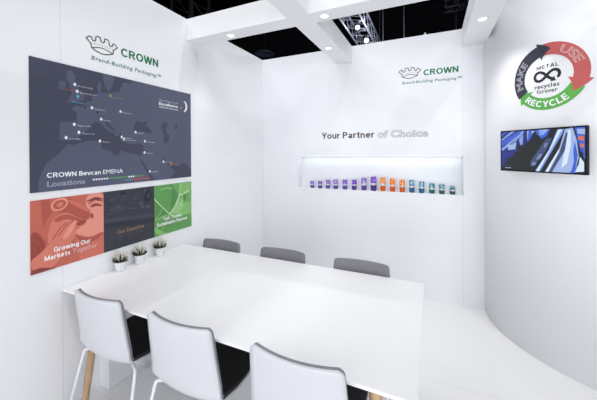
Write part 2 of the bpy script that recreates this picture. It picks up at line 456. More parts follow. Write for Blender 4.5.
def make_chair(label):
    t = thing('meeting_chair', label, 'chair', (0, 0, 0), 0, 'shell chairs around the meeting table')
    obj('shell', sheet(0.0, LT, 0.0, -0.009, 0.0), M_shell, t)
    mid = LT*0.545
    obj('seat_pad', sheet(0.004, mid, 0.005, 0.0005, 0.014, 26), M_seatpad, t)['label'] = 'charcoal seat pad'
    obj('back_pad', sheet(mid+.001, LT-.0015, 0.0035, 0.0005, 0.014, 26), M_backpad, t)['label'] = 'grey fabric back pad'
    bm = bmesh.new()
    for y in (-0.10, 0.13):
        tube(bm, [(-0.165, y, 0.409), (-0.08, y, 0.406), (0.08, y, 0.406), (0.165, y, 0.409)], 0.008, 10)
    for x in (-0.10, 0.10): tube(bm, [(x, -0.10, 0.406), (x, 0.13, 0.406)], 0.007, 10)
    obj('seat_frame', bm, M_tube, t)
    for sx in (-1, 1):
        for sy in (-1, 1):
            bm = bmesh.new()
            y0 = -0.10 if sy < 0 else 0.13
            p = [(sx*.10, y0, 0.412), (sx*.218, y0+sy*.058, 0.420), (sx*.256, y0+sy*.152, 0.004)]
            tube(bm, round_path(p, 0.022, 6), 0.0085, 12)
            obj('leg', bm, M_tube, t)
    return t
NEAR, FAR = 1.205, 1.822
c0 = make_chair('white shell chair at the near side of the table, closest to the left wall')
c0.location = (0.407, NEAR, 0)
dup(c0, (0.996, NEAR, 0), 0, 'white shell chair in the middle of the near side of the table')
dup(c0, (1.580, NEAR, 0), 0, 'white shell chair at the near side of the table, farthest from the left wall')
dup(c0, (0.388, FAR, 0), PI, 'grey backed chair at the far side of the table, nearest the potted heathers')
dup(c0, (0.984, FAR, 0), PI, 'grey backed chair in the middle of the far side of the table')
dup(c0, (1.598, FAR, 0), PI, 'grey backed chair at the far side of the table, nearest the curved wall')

# ------------------------------------------------------------------ heather pots
def heather(y, seed, label):
    rnd = random.Random(seed)
    t = thing('potted_heather', label, 'plant', (0.047, y, 0.740), rnd.uniform(0, 6), 'potted heathers along the wall edge of the table')
    bm = bmesh.new(); lathe(bm, [(0, 0), (0.029, 0), (0.031, 0.003), (0.037, 0.060), (0.0385, 0.064), (0.0368, 0.065), (0.0355, 0.060), (0.0345, 0.052), (0, 0.052)], 32)
    obj('pot', bm, M_pot, t)
    bm = bmesh.new(); lathe(bm, [(0, 0.0525), (0.0340, 0.0525), (0.0345, 0.056), (0.02, 0.060), (0, 0.061)], 20)
    obj('soil', bm, M_soil, t)
    bm = bmesh.new()
    for i in range(800):
        a = rnd.uniform(0, 2*PI); r = 0.033*math.sqrt(rnd.random()); out = r/0.033
        z0 = 0.056+0.034*rnd.random()*(1.2-.4*out)
        p = Vector((r*math.cos(a), r*math.sin(a), z0))
        d = Vector((math.cos(a)*out*1.2+rnd.uniform(-.5, .5), math.sin(a)*out*1.2+rnd.uniform(-.5, .5), rnd.uniform(.5, 1.3))).normalized()
        L = rnd.uniform(.016, .030); s = d.orthogonal().normalized()
        s = (Matrix.Rotation(rnd.uniform(0, 6), 3, d) @ s)*0.0019
        m_ = p+d*L*.5
        v = [bm.verts.new(q) for q in (p, m_+s, p+d*L, m_-s)]
        bm.faces.new(v)
    obj('foliage', bm, M_leaf, t, recalc=False)
    for i in range(46):
        a = i*2.399+rnd.uniform(-.3, .3); r = 0.030*math.sqrt((i+.5)/46); out = r/0.030
        p = Vector((r*math.cos(a), r*math.sin(a), 0.066))
        d = Vector((math.cos(a)*out*.55+rnd.uniform(-.15, .15), math.sin(a)*out*.55+rnd.uniform(-.15, .15), 1)).normalized()
        L = rnd.uniform(.055, .085)*(1.06-.2*out)
        bm = bmesh.new()
        k = 9; pts = [p+d*(L*j/k)+Vector((0, 0, 0.0)) for j in range(k+1)]
        rad = [0.0012]+[((0.0040 if j % 2 else 0.0026)*(1-.5*j/k)) if j > 2 else 0.0013 for j in range(1, k)]+[0.0004]
        tube(bm, pts, rad, 6)
        obj('flower_spike', bm, M_flower, t)
    return t
heather(1.362, 3, 'white potted heather nearest the near table edge')
heather(1.512, 5, 'white potted heather in the middle of the row of three by the wall')
heather(1.694, 8, 'white potted heather nearest the back wall')

# ------------------------------------------------------------------ cans in the niche
def can_mat(name, top, top2, low, low2, seed):
    m = bpy.data.materials.new(name); m.use_nodes = True
    nt = m.node_tree; b = nt.nodes['Principled BSDF']
    b.inputs['Roughness'].default_value = 0.3; b.inputs['Metallic'].default_value = 0.25
    tc = nt.nodes.new('ShaderNodeTexCoord')
    sep = nt.nodes.new('ShaderNodeSeparateXYZ'); nt.links.new(tc.outputs['Generated'], sep.inputs[0])
    v = nt.nodes.new('ShaderNodeTexNoise'); v.inputs['Scale'].default_value = 5.5; v.inputs['Detail'].default_value = 1
    mp = nt.nodes.new('ShaderNodeMapping'); mp.inputs['Location'].default_value = (seed*1.7, seed*.9, seed*.37)
    nt.links.new(tc.outputs['Generated'], mp.inputs[0]); nt.links.new(mp.outputs[0], v.inputs['Vector'])
    def ramp(c0, c1, c2):
        r = nt.nodes.new('ShaderNodeValToRGB'); r.color_ramp.interpolation = 'CONSTANT'
        e = r.color_ramp.elements; e[0].position = 0; e[0].color = c0; e[1].position = 0.47; e[1].color = c1
        x = e.new(0.62); x.color = c2
        nt.links.new(v.outputs['Fac'], r.inputs[0]); return r
    rt = ramp(top, top2, (0.72, 0.72, 0.78, 1)); rl = ramp(low, low2, low)
    band = nt.nodes.new('ShaderNodeValToRGB'); band.color_ramp.interpolation = 'CONSTANT'
    e = band.color_ramp.elements; e[0].position = 0; e[0].color = (0, 0, 0, 1); e[1].position = 0.36; e[1].color = (.5, .5, .5, 1)
    x = e.new(0.50); x.color = (1, 1, 1, 1)
    nt.links.new(sep.outputs[2], band.inputs[0])
    g1 = nt.nodes.new('ShaderNodeMath'); g1.operation = 'GREATER_THAN'; g1.inputs[1].default_value = .40; nt.links.new(sep.outputs[2], g1.inputs[0])
    g2 = nt.nodes.new('ShaderNodeMath'); g2.operation = 'GREATER_THAN'; g2.inputs[1].default_value = .54; nt.links.new(sep.outputs[2], g2.inputs[0])
    m1 = nt.nodes.new('ShaderNodeMix'); m1.data_type = 'RGBA'; m1.inputs[7].default_value = (0.62, 0.62, 0.66, 1)
    nt.links.new(g1.outputs[0], m1.inputs[0]); nt.links.new(rl.outputs[0], m1.inputs[6])
    m2 = nt.nodes.new('ShaderNodeMix'); m2.data_type = 'RGBA'
    nt.links.new(g2.outputs[0], m2.inputs[0]); nt.links.new(m1.outputs[2], m2.inputs[6]); nt.links.new(rt.outputs[0], m2.inputs[7])
    nt.links.new(m2.outputs[2], b.inputs['Base Color'])
    nt.nodes.remove(band)
    return m
PUR = [(rgb(104, 64, 176), rgb(150, 118, 205), rgb(78, 52, 140), rgb(120, 92, 180)), (rgb(86, 40, 160), rgb(140, 90, 200), rgb(66, 34, 120), rgb(96, 60, 160))]
ORA = (rgb(224, 110, 14), rgb(240, 160, 60), rgb(206, 84, 10), rgb(226, 110, 30))
TEA = [(rgb(30, 122, 160), rgb(110, 170, 190), rgb(26, 84, 130), rgb(60, 120, 150)), (rgb(20, 96, 140), rgb(70, 150, 160), rgb(14, 90, 90), rgb(40, 120, 110)), (rgb(40, 110, 130), rgb(130, 170, 180), rgb(40, 66, 80), rgb(70, 100, 110))]
cans = [(0.697, .092, .0265, 'p0'), (0.8005, .092, .0265, 'p1'), (0.9035, .110, .0275, 'p0'), (1.0025, .115, .0285, 'p0'), (1.1155, .120, .0285, 'p0'), (1.2285, .124, .0290, 'p1'),
        (1.3425, .146, .0300, 'p0'), (1.4535, .165, .0330, 'p1'), (1.5575, .158, .0275, 'o'), (1.6615, .149, .0285, 'o'), (1.7645, .140, .0285, 'o'),
        (1.864, .138, .0290, 't0'), (1.9625, .127, .0290, 't0'), (2.063, .111, .0275, 't1'), (2.158, .103, .0280, 't2'), (2.257, .089, .0275, 't2')]
clabels = ['small purple can at the left end of the niche row', 'small purple can second from the left end of the niche', 'purple can third from the left end of the niche',
           'purple can fourth from the left end of the niche', 'purple can fifth from the left end of the niche', 'deep purple can sixth from the left, third left of the orange cans',
           'tall purple can standing left of the tallest purple can', 'tallest purple can standing beside the orange cans',
           'tallest orange can standing beside the tallest purple can', 'orange can in the middle of the three orange cans', 'shortest orange can standing beside the teal cans',
           'tallest teal can standing beside the orange cans', 'teal can second right of the orange cans', 'teal can with dark green base in the middle of the teal cans',
           'pale teal can second from the right end of the niche', 'smallest teal can at the right end of the niche']
for i, (x, h, r, k) in enumerate(cans):
    pal = PUR[int(k[1])] if k[0] == 'p' else ORA if k[0] == 'o' else TEA[int(k[1])]
    t = thing('beverage_can', clabels[i], 'can', (x-.010, YB+.040, NZ0), 0, 'printed cans in the lit niche')
    bm = bmesh.new()
    lathe(bm, [(0, 0.004), (r*.70, 0.004), (r*.78, 0.0), (r*.82, 0.001), (r, 0.010), (r, h-.013), (r*.86, h-.004), (r*.86, h-.003), (0, h-.003)], 28)
    obj('can_body', bm, can_mat('can_print', *pal, i), t)
    bm = bmesh.new()
    lathe(bm, [(0, h-.0029), (r*.72, h-.0029), (r*.78, h-.0029), (r*.82, h), (r*.88, h), (r*.885, h-.0025), (r*.87, h-.0028)], 28)
    obj('can_lid', bm, M_canlid, t)
    bm = bmesh.new(); lathe(bm, [(0, 0), (r*.2, 0), (r*.2, .0008), (0, .0008)], 12, center=(0, -r*.25, h-.0027)); lathe(bm, [(0, 0), (r*.12, 0), (r*.12, .0014), (0, .0014)], 10, center=(0, 0, h-.0027))
    obj('pull_tab', bm, M_canlid, t)
bm = bmesh.new(); box(bm, NX0+.01, NX1-.01, YB+.012, YB+.024, NZ1-.006, NZ1)
tag(obj('led_strip', bm, M_led), 'thin led strip lighting the niche from its top edge', 'light')

# ------------------------------------------------------------------ logo signs
BROWN = flat(112, 92, 72); GREEN = flat(24, 116, 78); GREENL = flat(44, 112, 88)
def emblem(x, y, w, mp, m, parent):
    bm = bmesh.new(); h = 0.0012
    top = [(0, .36), (.07, .43), (.15, .45), (.18, .36), (.21, .335), (.26, .345), (.285, .39), (.29, .49), (.36, .525), (.43, .515), (.44, .42), (.47, .375), (.53, .375), (.56, .42),
           (.57, .515), (.64, .525), (.71, .49), (.715, .39), (.74, .345), (.79, .335), (.82, .36), (.85, .45), (.93, .43), (1, .36), (.87, .235), (.84, .10)]
    low = [(.84-.68*k/12, .10-.10*math.sin(PI*k/12)) for k in range(13)]
    out = top+low+[(.13, .235)]
    T = lambda p: (x+p[0]*w, y+p[1]*w)
    ribbon(bm, [T(p) for p in out], 0.034*w, mp, h, closed=True)
    ribbon(bm, [T((.16+.68*k/12, .10+.085*math.sin(PI*k/12))) for k in range(13)], 0.028*w, mp, h)
    for k in range(9):
        u = k/8; disc(bm, T((.17+.66*u, .235+.035*math.sin(PI*u))), 0.015*w, mp, h)
    obj('crown_emblem', bm, m, parent, recalc=False)
t = thing('wall_logo', 'crown emblem and green lettering above the map poster', 'sign', (0, 1.45, 2.19))
def rel(mp, t):
    l = Vector(t.location); return lambda x, y, h=0.0: mp(x, y, h)-l
mp = rel(left_map(0, 0), t)
emblem(1.175, 2.246, 0.209, mp, BROWN, t)
lettering('lettering', 'CROWN', 1.410, 2.272, 0.061, 0.318, mp, .001, GREEN, t, .185)
text('tagline', 'Brand-Building Packaging™', 1.205, 2.188, 0.027, 0.55, mp, .001, GREENL, t, bold=0.012, shear=0.2, spacing=1.15)
t = thing('wall_logo', 'crown emblem and green lettering on the back wall', 'sign', (2.03, YB, 2.29))
mp = rel(back_map(0, 0), t)
emblem(1.730, 2.355, 0.221, mp, BROWN, t)
lettering('lettering', 'CROWN', 1.976, 2.371, 0.061, 0.327, mp, .001, GREEN, t, .185)
text('tagline', 'Brand-Building Packaging™', 1.762, 2.298, 0.026, 0.57, mp, .001, GREENL, t, bold=0.012, shear=0.2, spacing=1.15)
t = thing('wall_slogan', 'brown slogan lettering above the lit niche', 'sign', (1.42, YB, 1.72))
mp = rel(back_map(0, 0), t)
SL = flat(92, 80, 72)
lettering('bold_words', 'Your Partner', 0.835, 1.727, 0.074, 0.627, mp, .001, SL, t, .185)
o = text('outlined_words', 'of Choice', 1.497, 1.727, 0.074, 0.520, mp, .001, flat(130, 122, 118), t, outline=0.016, bold=0.01); o['label'] = 'outline lettering'

# ------------------------------------------------------------------ map poster
PY, PZ, PW, PH = 0.873, 1.344, 1.2075, 0.7695
t = thing('map_poster', 'large slate grey map poster on the left wall', 'poster', (.001, PY, PZ))
bm = bmesh.new(); box(bm, 0.0, 0.004, 0, PW, 0, PH)
LAND, SEA, RIV = 1, 0, 2
mp0 = pmap((0, 0, 0), (0, PW, 0), (0, 0, PH), (1, 0, 0))
clip = lambda pts: [(min(1, max(0, a)), min(1, max(0, b))) for a, b in pts]
eur = [(0.124, .538), (.158, .545), (.198, .548), (.2, .615), (.173, .656), (.193, .681), (.226, .678), (.245, .719), (.267, .756), (.29, .795), (.311, .814), (.301, .863), (.308, .904), (.323, .925),
       (.328, .872), (.319, .819), (.377, .842), (.43, .863), (.442, .907), (.454, .958), (.50, .962), (.52, .999), (.999, .999), (.999, .09), (.975, .109), (.94, .164), (.898, .166), (.889, .136), (.825, .164),
       (.749, .213), (.728, .257), (.735, .204), (.779, .163), (.84, .09), (.809, .014), (.80, .001), (.664, .001), (.664, .023), (.58, .211), (.561, .238), (.575, .30), (.593, .299), (.587, .37), (.544, .386), (.502, .37), (.468, .391), (.44, .40),
       (.436, .497), (.425, .455), (.415, .43), (.40, .46), (.405, .50), (.372, .545), (.358, .575), (.345, .565), (.352, .54), (.372, .522), (.416, .475), (.405, .486), (.39, .479), (.397, .462), (.386, .427),
       (.372, .477), (.347, .508), (.319, .555), (.29, .56), (.27, .532), (.253, .493), (.219, .442), (.198, .414), (.157, .385), (.146, .395), (.118, .40)]
afr = [(.03, .001), (.032, .092), (.064, .217), (.115, .285), (.14, .335), (.157, .365), (.18, .357), (.216, .379), (.266, .398), (.329, .395), (.322, .334), (.375, .307), (.396, .272), (.423, .266), (.438, .313), (.498, .283), (.55, .275), (.561, .238), (.58, .175), (.637, .017), (.642, .001)]
gb = [(.153, .70), (.176, .70), (.233, .738), (.238, .769), (.233, .80), (.212, .815), (.205, .863), (.19, .885), (.195, .92), (.179, .96), (.155, .95), (.152, .90), (.168, .822), (.176, .773)]
ire = [(.115, .80), (.14, .79), (.152, .83), (.145, .865), (.12, .86)]
swe = [(.335, .999), (.335, .941), (.352, .862), (.37, .845), (.386, .89), (.396, .962), (.40, .999)]
for p in (eur, afr, gb, ire, swe): poly(bm, clip(p), mp0, 0.0046, LAND)
blk = [(.515, .539), (.545, .621), (.569, .589), (.595, .602), (.627, .625), (.601, .576), (.626, .552), (.655, .51), (.639, .485), (.575, .511), (.532, .498)]
casp = [(.723, .592), (.752, .634), (.793, .601), (.769, .569), (.769, .511), (.796, .484), (.788, .396), (.75, .395), (.736, .442), (.751, .481), (.729, .536)]
aral = [(.84, .601), (.863, .624), (.867, .581), (.846, .548)]
for p in (blk, casp, aral): poly(bm, smooth_poly(p, 1), mp0, 0.0052, SEA)
for p, c in (((.267, .746), 0), ((.239, .676), 0), ((.304, .647), 0)): poly(bm, [(p[0]+.005*math.cos(k), p[1]+.008*math.sin(k)) for k in [j*PI/5 for j in range(10)]], mp0, 0.0052, RIV)
for i, c in enumerate([3]*6+[4]*8+[3]*3+[4]*4):     # legend line
    x0 = .275+i*.0148; poly(bm, [(x0, .055), (x0+.011, .055), (x0+.011, .069), (x0, .069)], mp0, .0054, c)
for i, c in enumerate([5]*3+[6]*9):
    x0 = .463+i*.0145; poly(bm, [(x0, .026), (x0+.011, .026), (x0+.011, .040), (x0, .040)], mp0, .0054, c)
arcp = [(.915+.048*math.cos(a), .835+.075*math.sin(a)) for a in [math.radians(d) for d in range(-65, 70, 9)]]
arcq = [(.910+.036*math.cos(a), .838+.067*math.sin(a)) for a in [math.radians(d) for d in range(60, -62, -9)]]
poly(bm, arcp+arcq, mp0, .0054, 3)
disc(bm, (.902, .812), .014, mp0, .0054, 7); disc(bm, (.893, .79), .010, mp0, .0055, 8)
obj('printed_board', bm, [flat(68, 71, 88), flat(86, 90, 111), flat(28, 29, 36), flat(225, 228, 235), flat(92, 160, 88), flat(70, 150, 180), flat(190, 84, 84), flat(138, 128, 96), flat(70, 84, 160)], t, recalc=False)
WH = flat(240, 242, 248)
mpp = pmap((0, 0, 0), (0, 1, 0), (0, 0, 1), (1, 0, 0))
U = lambda u: u*PW
V = lambda v: v*PH
lettering('bold_title', 'CROWN', U(.065), V(.104), .029, U(.130), mpp, .0056, WH, t, .165)
lettering('bold_title', 'Bevcan', U(.207), V(.104), .029, U(.112), mpp, .0056, WH, t, .165)
text('light_title', 'EMENA', U(.331), V(.104), .029, U(.118), mpp, .0056, WH, t)
text('outlined_title', 'Locations', U(.065), V(.036), .029, U(.172), mpp, .0056, flat(190, 192, 204), t, outline=.022)
text('corner_words', 'The Centre of', U(.709), V(.848), .014, U(.163), mpp, .0056, flat(200, 202, 212), t, res=2)
text('corner_words', 'Excellence', U(.709), V(.806), .023, U(.163), mpp, .0056, WH, t, bold=.02, res=2)
text('corner_words', 'CROWN Bevcan', U(.709), V(.776), .011, U(.163), mpp, .0056, WH, t, bold=.015, res=2)
pins = [(.19, .853, 'w', 'Botcherby', .075), (.201, .80, 'w', 'Braunstone', .085), (.204, .759, 't', 'Wantage', .06), (.274, .68, 'w', 'Custines', .06), (.323, .59, 'w', 'Parma', .042), (.186, .526, 'w', 'Agoncillo', .07),
        (.208, .463, 'w', 'Valencia', .065), (.148, .415, 'w', 'Sevilla', .055), (.315, .397, 'w', 'Tunis', .04), (.376, .810, 'g', 'Goleniow', .062), (.436, .68, 'w', 'Kosice', .055), (.533, .495, 'w', 'Izmit', .04),
        (.442, .441, 'w', 'Patras', .05), (.456, .422, 'w', 'Korinthos', .065), (.598, .409, 'w', 'Osmaniye', .062), (.595, .295, 'w', 'Nazareth', .048), (.742, .195, 'w', 'Dammam', .055), (.806, .165, 'o', 'Dubai', .045), (.633, .099, 'w', 'Jeddah', .05)]
PC = {'w': flat(236, 238, 244), 't': flat(88, 180, 200), 'g': flat(120, 176, 90), 'o': flat(226, 140, 80)}
for u, v, c, nm, w in pins:
    bm = bmesh.new(); poly(bm, [(U(u)+.0085*math.cos(k*PI/6), V(v)+.0105*math.sin(k*PI/6)) for k in range(12)], mpp, .0057, 0)
    pin = obj('city_marker', bm, PC[c], t, recalc=False)
    dx, dv = (.014, -.013)
    if nm == 'Wantage': dx, dv = (-.028, -.055)
    text('city_name', nm, U(u+dx), V(v+dv), .0085, U(w), mpp, .0057, PC[c] if c != 'w' else flat(214, 216, 226), pin, res=1)
text('city_name', 'Leicester', U(.140), V(.797), .0085, U(.055), mpp, .0057, flat(206, 78, 84), t, res=1)

# ------------------------------------------------------------------ three square panels
QZ, QW, QH = 0.884, 0.4025, 0.4158
def square(y, label, base, art, mats):
    t = thing('picture_panel', label, 'poster', (.001, y, QZ), 0, 'square picture panels under the map poster')
    bm = bmesh.new(); box(bm, 0.0, 0.004, 0, QW-.001, 0, QH)
    q = pmap((0, 0, 0), (0, QW-.001, 0), (0, 0, QH), (1, 0, 0))
    for i, (kind, mi, *a) in enumerate(art):
        h = .0045+.00012*i
        if kind == 'p': poly(bm, clip(a[0]), q, h, mi)
        elif kind == 's': poly(bm, clip(smooth_poly(a[0], 2)), q, h, mi)
        elif kind == 'r': ribbon(bm, clip(a[0]), a[1], q, h, mi)
    obj('printed_picture', bm, [base]+mats, t, recalc=False)
    return t
R = [flat(194, 104, 88), flat(176, 88, 75), flat(140, 66, 58), flat(214, 126, 108), flat(228, 150, 132), flat(158, 76, 66), flat(206, 114, 98)]
red_art = [
 ('p', 1, [(.14, .62), (.25, .8), (.22, .99), (.12, .99)]),
 ('p', 2, [(0, .1), (.1, .3), (.0, .55)]),
 ('s', 3, [(.22, .36), (.55, .6), (.60, .42), (.46, .28), (.3, .02), (.05, .0), (.0, .1), (.0, .22)]),
 ('s', 4, [(.69, .93), (.86, 1.05), (1.1, .9), (1.1, -.1), (.86, .1), (.78, .28), (.62, .37), (.55, .46), (.66, .53), (.72, .6), (.76, .72)]),
 ('s', 6, [(.56, .43), (.78, .31), (1.05, .38), (1.05, -.1), (.7, -.1), (.58, .12)]),
 ('s', 2, [(.45, 1.1), (1.1, 1.1), (1.1, .86), (.98, .90), (.88, .95), (.74, .90), (.62, .86), (.5, .92)]),
 ('s', 1, [(.55, .44), (.64, .37), (.79, .30), (.99, .37), (.99, .30), (.8, .22), (.62, .28)]),
 ('s', 3, [(.17, .36), (.25, .72), (.42, .78), (.58, .70), (.74, .57), (.66, .50), (.57, .53), (.52, .40), (.34, .32)]),
 ('s', 1, [(.26, .70), (.42, .76), (.60, .66), (.72, .58), (.60, .60), (.44, .68), (.32, .64)]),
 ('r', 1, [(.33, .45), (.44, .58), (.55, .63)], .016), ('r', 1, [(.26, .42), (.36, .56), (.44, .62)], .016), ('r', 5, [(.42, .40), (.5, .5), (.56, .56)], .018),
 ('s', 4, [(.42, .36), (.52, .47), (.59, .62), (.55, .64), (.48, .55), (.38, .42)]),
 ('s', 1, [(.28, .80), (.38, 1.02), (.52, .97), (.80, .74), (.77, .58), (.60, .66), (.44, .78)]),
 ('s', 6, [(.45, .93), (.52, .96), (.80, .75), (.79, .69), (.60, .82)]),
 ('s', 4, [(.23, .86), (.25, .95), (.34, 1.0), (.45, .98), (.47, .91), (.42, .83), (.31, .80)]),
 ('s', 1, [(.26, .87), (.28, .94), (.35, .97), (.43, .95), (.44, .90), (.40, .85), (.32, .83)]),
 ('s', 3, [(.30, .90), (.36, .94), (.41, .92), (.38, .87), (.33, .86)]),
 ('s', 5, [(.56, .58), (.66, .62), (.74, .60), (.70, .55), (.60, .53)]),
 ('s', 2, [(.78, .81), (.86, .85), (.97, .80), (.97, .77), (.88, .80), (.80, .78)]),
 ('r', 2, [(.76, .85), (.85, .90), (.98, .86)], .016),
 ('s', 5, [(.79, .70), (.83, .68), (.84, .62), (.79, .60)]),
 ('s', 3, [(.0, .2), (.14, .3), (.3, .4), (.42, .36), (.3, .2), (.1, .06), (.0, .06)]),
 ('s', 5, [(.0, .60), (.10, .54), (.19, .34), (.10, .26), (.0, .2)]),
 ('r', 2, [(.02, .52), (.1, .47), (.15, .33)], .014), ('r', 2, [(.0, .42), (.06, .38), (.1, .28)], .014),
 ('p', 2, [(.0, .0), (.3, .0), (.1, .07), (.0, .06)]),
]
mq = pmap((0, 0, 0), (0, QW-.001, 0), (0, 0, QH), (1, 0, 0))
HT = .0086
t = square(PY, 'red tinted picture panel of a person drinking from a can', R[0], red_art, R[1:])
MW = flat(248, 248, 250)
def qtext(nm, body, u, v, cap, w, m, t, **k): text(nm, body, u*QW, v*QH, cap, w*QW, mpp, HT, m, t, **k)
lettering('caption', 'Growing Our', .27*QW, .235*QH, .028, .51*QW, mpp, HT, MW, t, .165)
lettering('caption', 'Markets', .155*QW, .14*QH, .028, .33*QW, mpp, HT, MW, t, .165)
qtext('outlined_caption', 'Together', .515, .14, .028, .37, flat(236, 206, 200), t, outline=.02)
D = [flat(58, 60, 71), flat(50, 52, 62), flat(68, 71, 83), flat(78, 82, 94), flat(43, 44, 53)]
dk = [('p', 2, [(0, .49), (.97, .40), (1, .44), (1, .47), (0, .55)]), ('p', 1, [(0, .40), (1, .30), (1, .39), (0, .49)])]
rr = random.Random(4)
for i in range(22):
    x, y = rr.uniform(.05, .85), rr.uniform(.58, .9); s = rr.uniform(.03, .1)
    dk.append(('s', rr.choice([1, 2, 3, 4]), [(x, y), (x+s*1.6, y+rr.uniform(0, .03)), (x+s*1.4, y+s*.8), (x+.01, y+s)]))
dk += [('r', 2, [(.02, .93), (.5, .86), (.98, .9)], .012), ('s', 4, [(.78, .72), (.9, .72), (.95, .85), (.88, .97), (.78, .92)]), ('s', 2, [(.82, .78), (.88, .78), (.9, .86), (.85, .9)]), ('r', 3, [(.1, .62), (.35, .68), (.62, .63)], .014)]
t = square(PY+QW, 'dark grey picture panel between the red and green panels', D[0], dk, D[1:])
GOLD = flat(150, 122, 92)
qtext('caption', 'Our Expertise', .215, .255, .027, .545, GOLD, t, bold=.012)
qtext('outlined_caption', 'at Your Side', .235, .165, .027, .50, flat(112, 96, 82), t, outline=.018)
G = [flat(112, 170, 98), flat(98, 156, 88), flat(132, 188, 112), flat(194, 224, 172), flat(86, 142, 80), flat(152, 200, 132)]
gr = [('p', 1, [(.0, .99), (.45, .99), (.40, .4), (.0, .75)]), ('p', 2, [(.66, .99), (.64, .70), (.95, .76), (.99, .99)]), ('p', 4, [(.45, .99), (.64, .72), (.4, .40), (.42, .7)]), ('p', 2, [(.4, .38), (.64, .70), (1, .5), (1, .3), (.5, .28)]),
      ('p', 4, [(0, .72), (.36, .38), (0, .33)]), ('p', 1, [(0, .3), (.4, .34), (1, .25), (1, 0), (0, 0)]), ('p', 2, [(0, .2), (.3, 0), (.1, 0), (0, .1)]),
      ('p', 4, [(.70, .70), (.85, .74), (.8, .55)]), ('p', 5, [(.42, .42), (.6, .64), (.8, .5), (.6, .34)]),
      ('r', 3, [(.0, .745), (.18, .56), (.38, .375)], .018), ('r', 3, [(.37, .37), (.52, .52), (.64, .72)], .034), ('r', 3, [(.64, .72), (.655, .85), (.67, .98)], .018), ('r', 3, [(.62, .735), (.75, .76), (.92, .80)], .036),
      ('r', 3, [(.74, .72), (.73, .62), (.68, .5)], .018), ('r', 5, [(.02, .33), (.2, .37), (.37, .38)], .014), ('r', 5, [(.4, .36), (.7, .45), (.99, .56)], .014), ('r', 5, [(.15, .9), (.3, .93), (.45, .9)], .02), ('r', 5, [(.2, .56), (.12, .42), (.02, .36)], .012),
      ('r', 5, [(.38, .37), (.25, .2), (.12, .0)], .012), ('r', 5, [(.92, .8), (.97, .6), (.99, .4)], .012)]
t = square(PY+2*QW, 'green picture panel of leaf veins nearest the back wall', G[0], gr, G[1:])
qtext('caption', 'Your Trusted,', .20, .285, .027, .50, MW, t, bold=.02)
qtext('caption', 'Sustainable Partner', .05, .19, .027, .82, MW, t, bold=.02)

# ------------------------------------------------------------------ recycling ring on the curved wall
t = thing('recycling_sign', 'round three arrow recycling sign on the curved wall above the screen', 'sign', (CX-CR*math.cos(PI/4), CY-CR*math.sin(PI/4), 2.105))
_l = Vector(t.location)
def cmap(s, z, h=0.0):
    a = math.radians(225)+s/CR; r = CR+h
    return Vector((CX+r*math.cos(a), CY+r*math.sin(a), z))-_l
SC0, ZC0 = 0.007, 2.105
def arc_arrow(name, m, a0, a1, tip, h, notch=None):
    """clockwise band from a0 down to a1 degrees with an arrowhead that ends at tip"""
    ri, ro, rm = .155, .241, .198
    bm = bmesh.new(); n = 40
    P = lambda r, a: (SC0+r*math.cos(math.radians(a)), ZC0+r*math.sin(math.radians(a)))
    prev = None
    for i in range(n+1):
        a = a0+(a1-a0)*i/n; row = []
        for j in range(5):
            r = ri+(ro-ri)*j/4; row.append(bm.verts.new(cmap(*P(r, a), h)))
        if prev:
            for j in range(4): bm.faces.new((prev[j], prev[j+1], row[j+1], row[j]))
        prev = row
    k = 8
    rows = []
    for i in range(k+1):
        f = i/k; a = a1+(tip-a1)*f
        lo, hi = .128+(rm-.128)*f, .264+(rm-.264)*f
        rows.append([bm.verts.new(cmap(*P(lo+(hi-lo)*j/4, a), h)) for j in range(5)])
    for i in range(k):
        for j in range(4):
            bm.faces.new((rows[i][j], rows[i][j+1], rows[i+1][j+1], rows[i+1][j]))
    bmesh.ops.remove_doubles(bm, verts=bm.verts[:], dist=1e-5)
    return obj(name, bm, m, t, recalc=False)
arc_arrow('green_arrow', flat(98, 178, 82), -28+360, 226, 205, .0012)
arc_arrow('dark_arrow', flat(58, 60, 74), 214, 105, 82, .0020)
arc_arrow('red_arrow', flat(196, 96, 94), 97, -14, -42, .0016)
def on_arc(r0, a_start, a_end, width, inward=False):
    def w(u, v):
        a = math.radians(a_start+(a_end-a_start)*u/width)
        r = r0-v if inward else r0+v
        return SC0+r*math.cos(a), ZC0+r*math.sin(a)
    return w
text('outlined_word', 'MAKE', 0, 0, .048, .2, cmap, .0026, flat(214, 214, 222), t, outline=.022, warp=on_arc(.174, 199, 137, .2))
text('outlined_word', 'USE', 0, 0, .048, .15, cmap, .0022, flat(240, 214, 214), t, outline=.022, warp=on_arc(.174, 64, 18, .15))
lettering('white_word', 'RECYCLE', 0, 0, .046, .3, cmap, .0022, MW, t, .19, warp=on_arc(.2215, 226, 308, .3, True))
INK = flat(44, 44, 52)
lettering('ink_word', 'METAL', -.058, 2.166, .027, .138, cmap, .001, INK, t, .16, gap=.2)
text('ink_word', 'recycles', -.071, 2.026, .028, .155, cmap, .001, INK, t, bold=.015, spacing=1.1)
text('ink_word', 'forever', -.057, 1.988, .028, .130, cmap, .001, INK, t, bold=.015, spacing=1.1)
bm = bmesh.new(); pts = []
for k in range(61):
    a = math.radians(-14+326*k/60)
    d = 1+math.sin(a)**2
    pts.append((SC0+.078*math.cos(a)/d, 2.112+.092*math.sin(a)*math.cos(a)/d))
ribbon(bm, pts, .0195, cmap, .001)
e, g = Vector(pts[-1]), Vector(pts[-6]); d = (e-g).normalized(); p = Vector((-d.y, d.x))
vs = [e+p*.021, e+d*.030, e-p*.021]
bm.faces.new([bm.verts.new(cmap(q.x, q.y, .0012)) for q in vs])
obj('infinity_arrow', bm, INK, t, recalc=False)

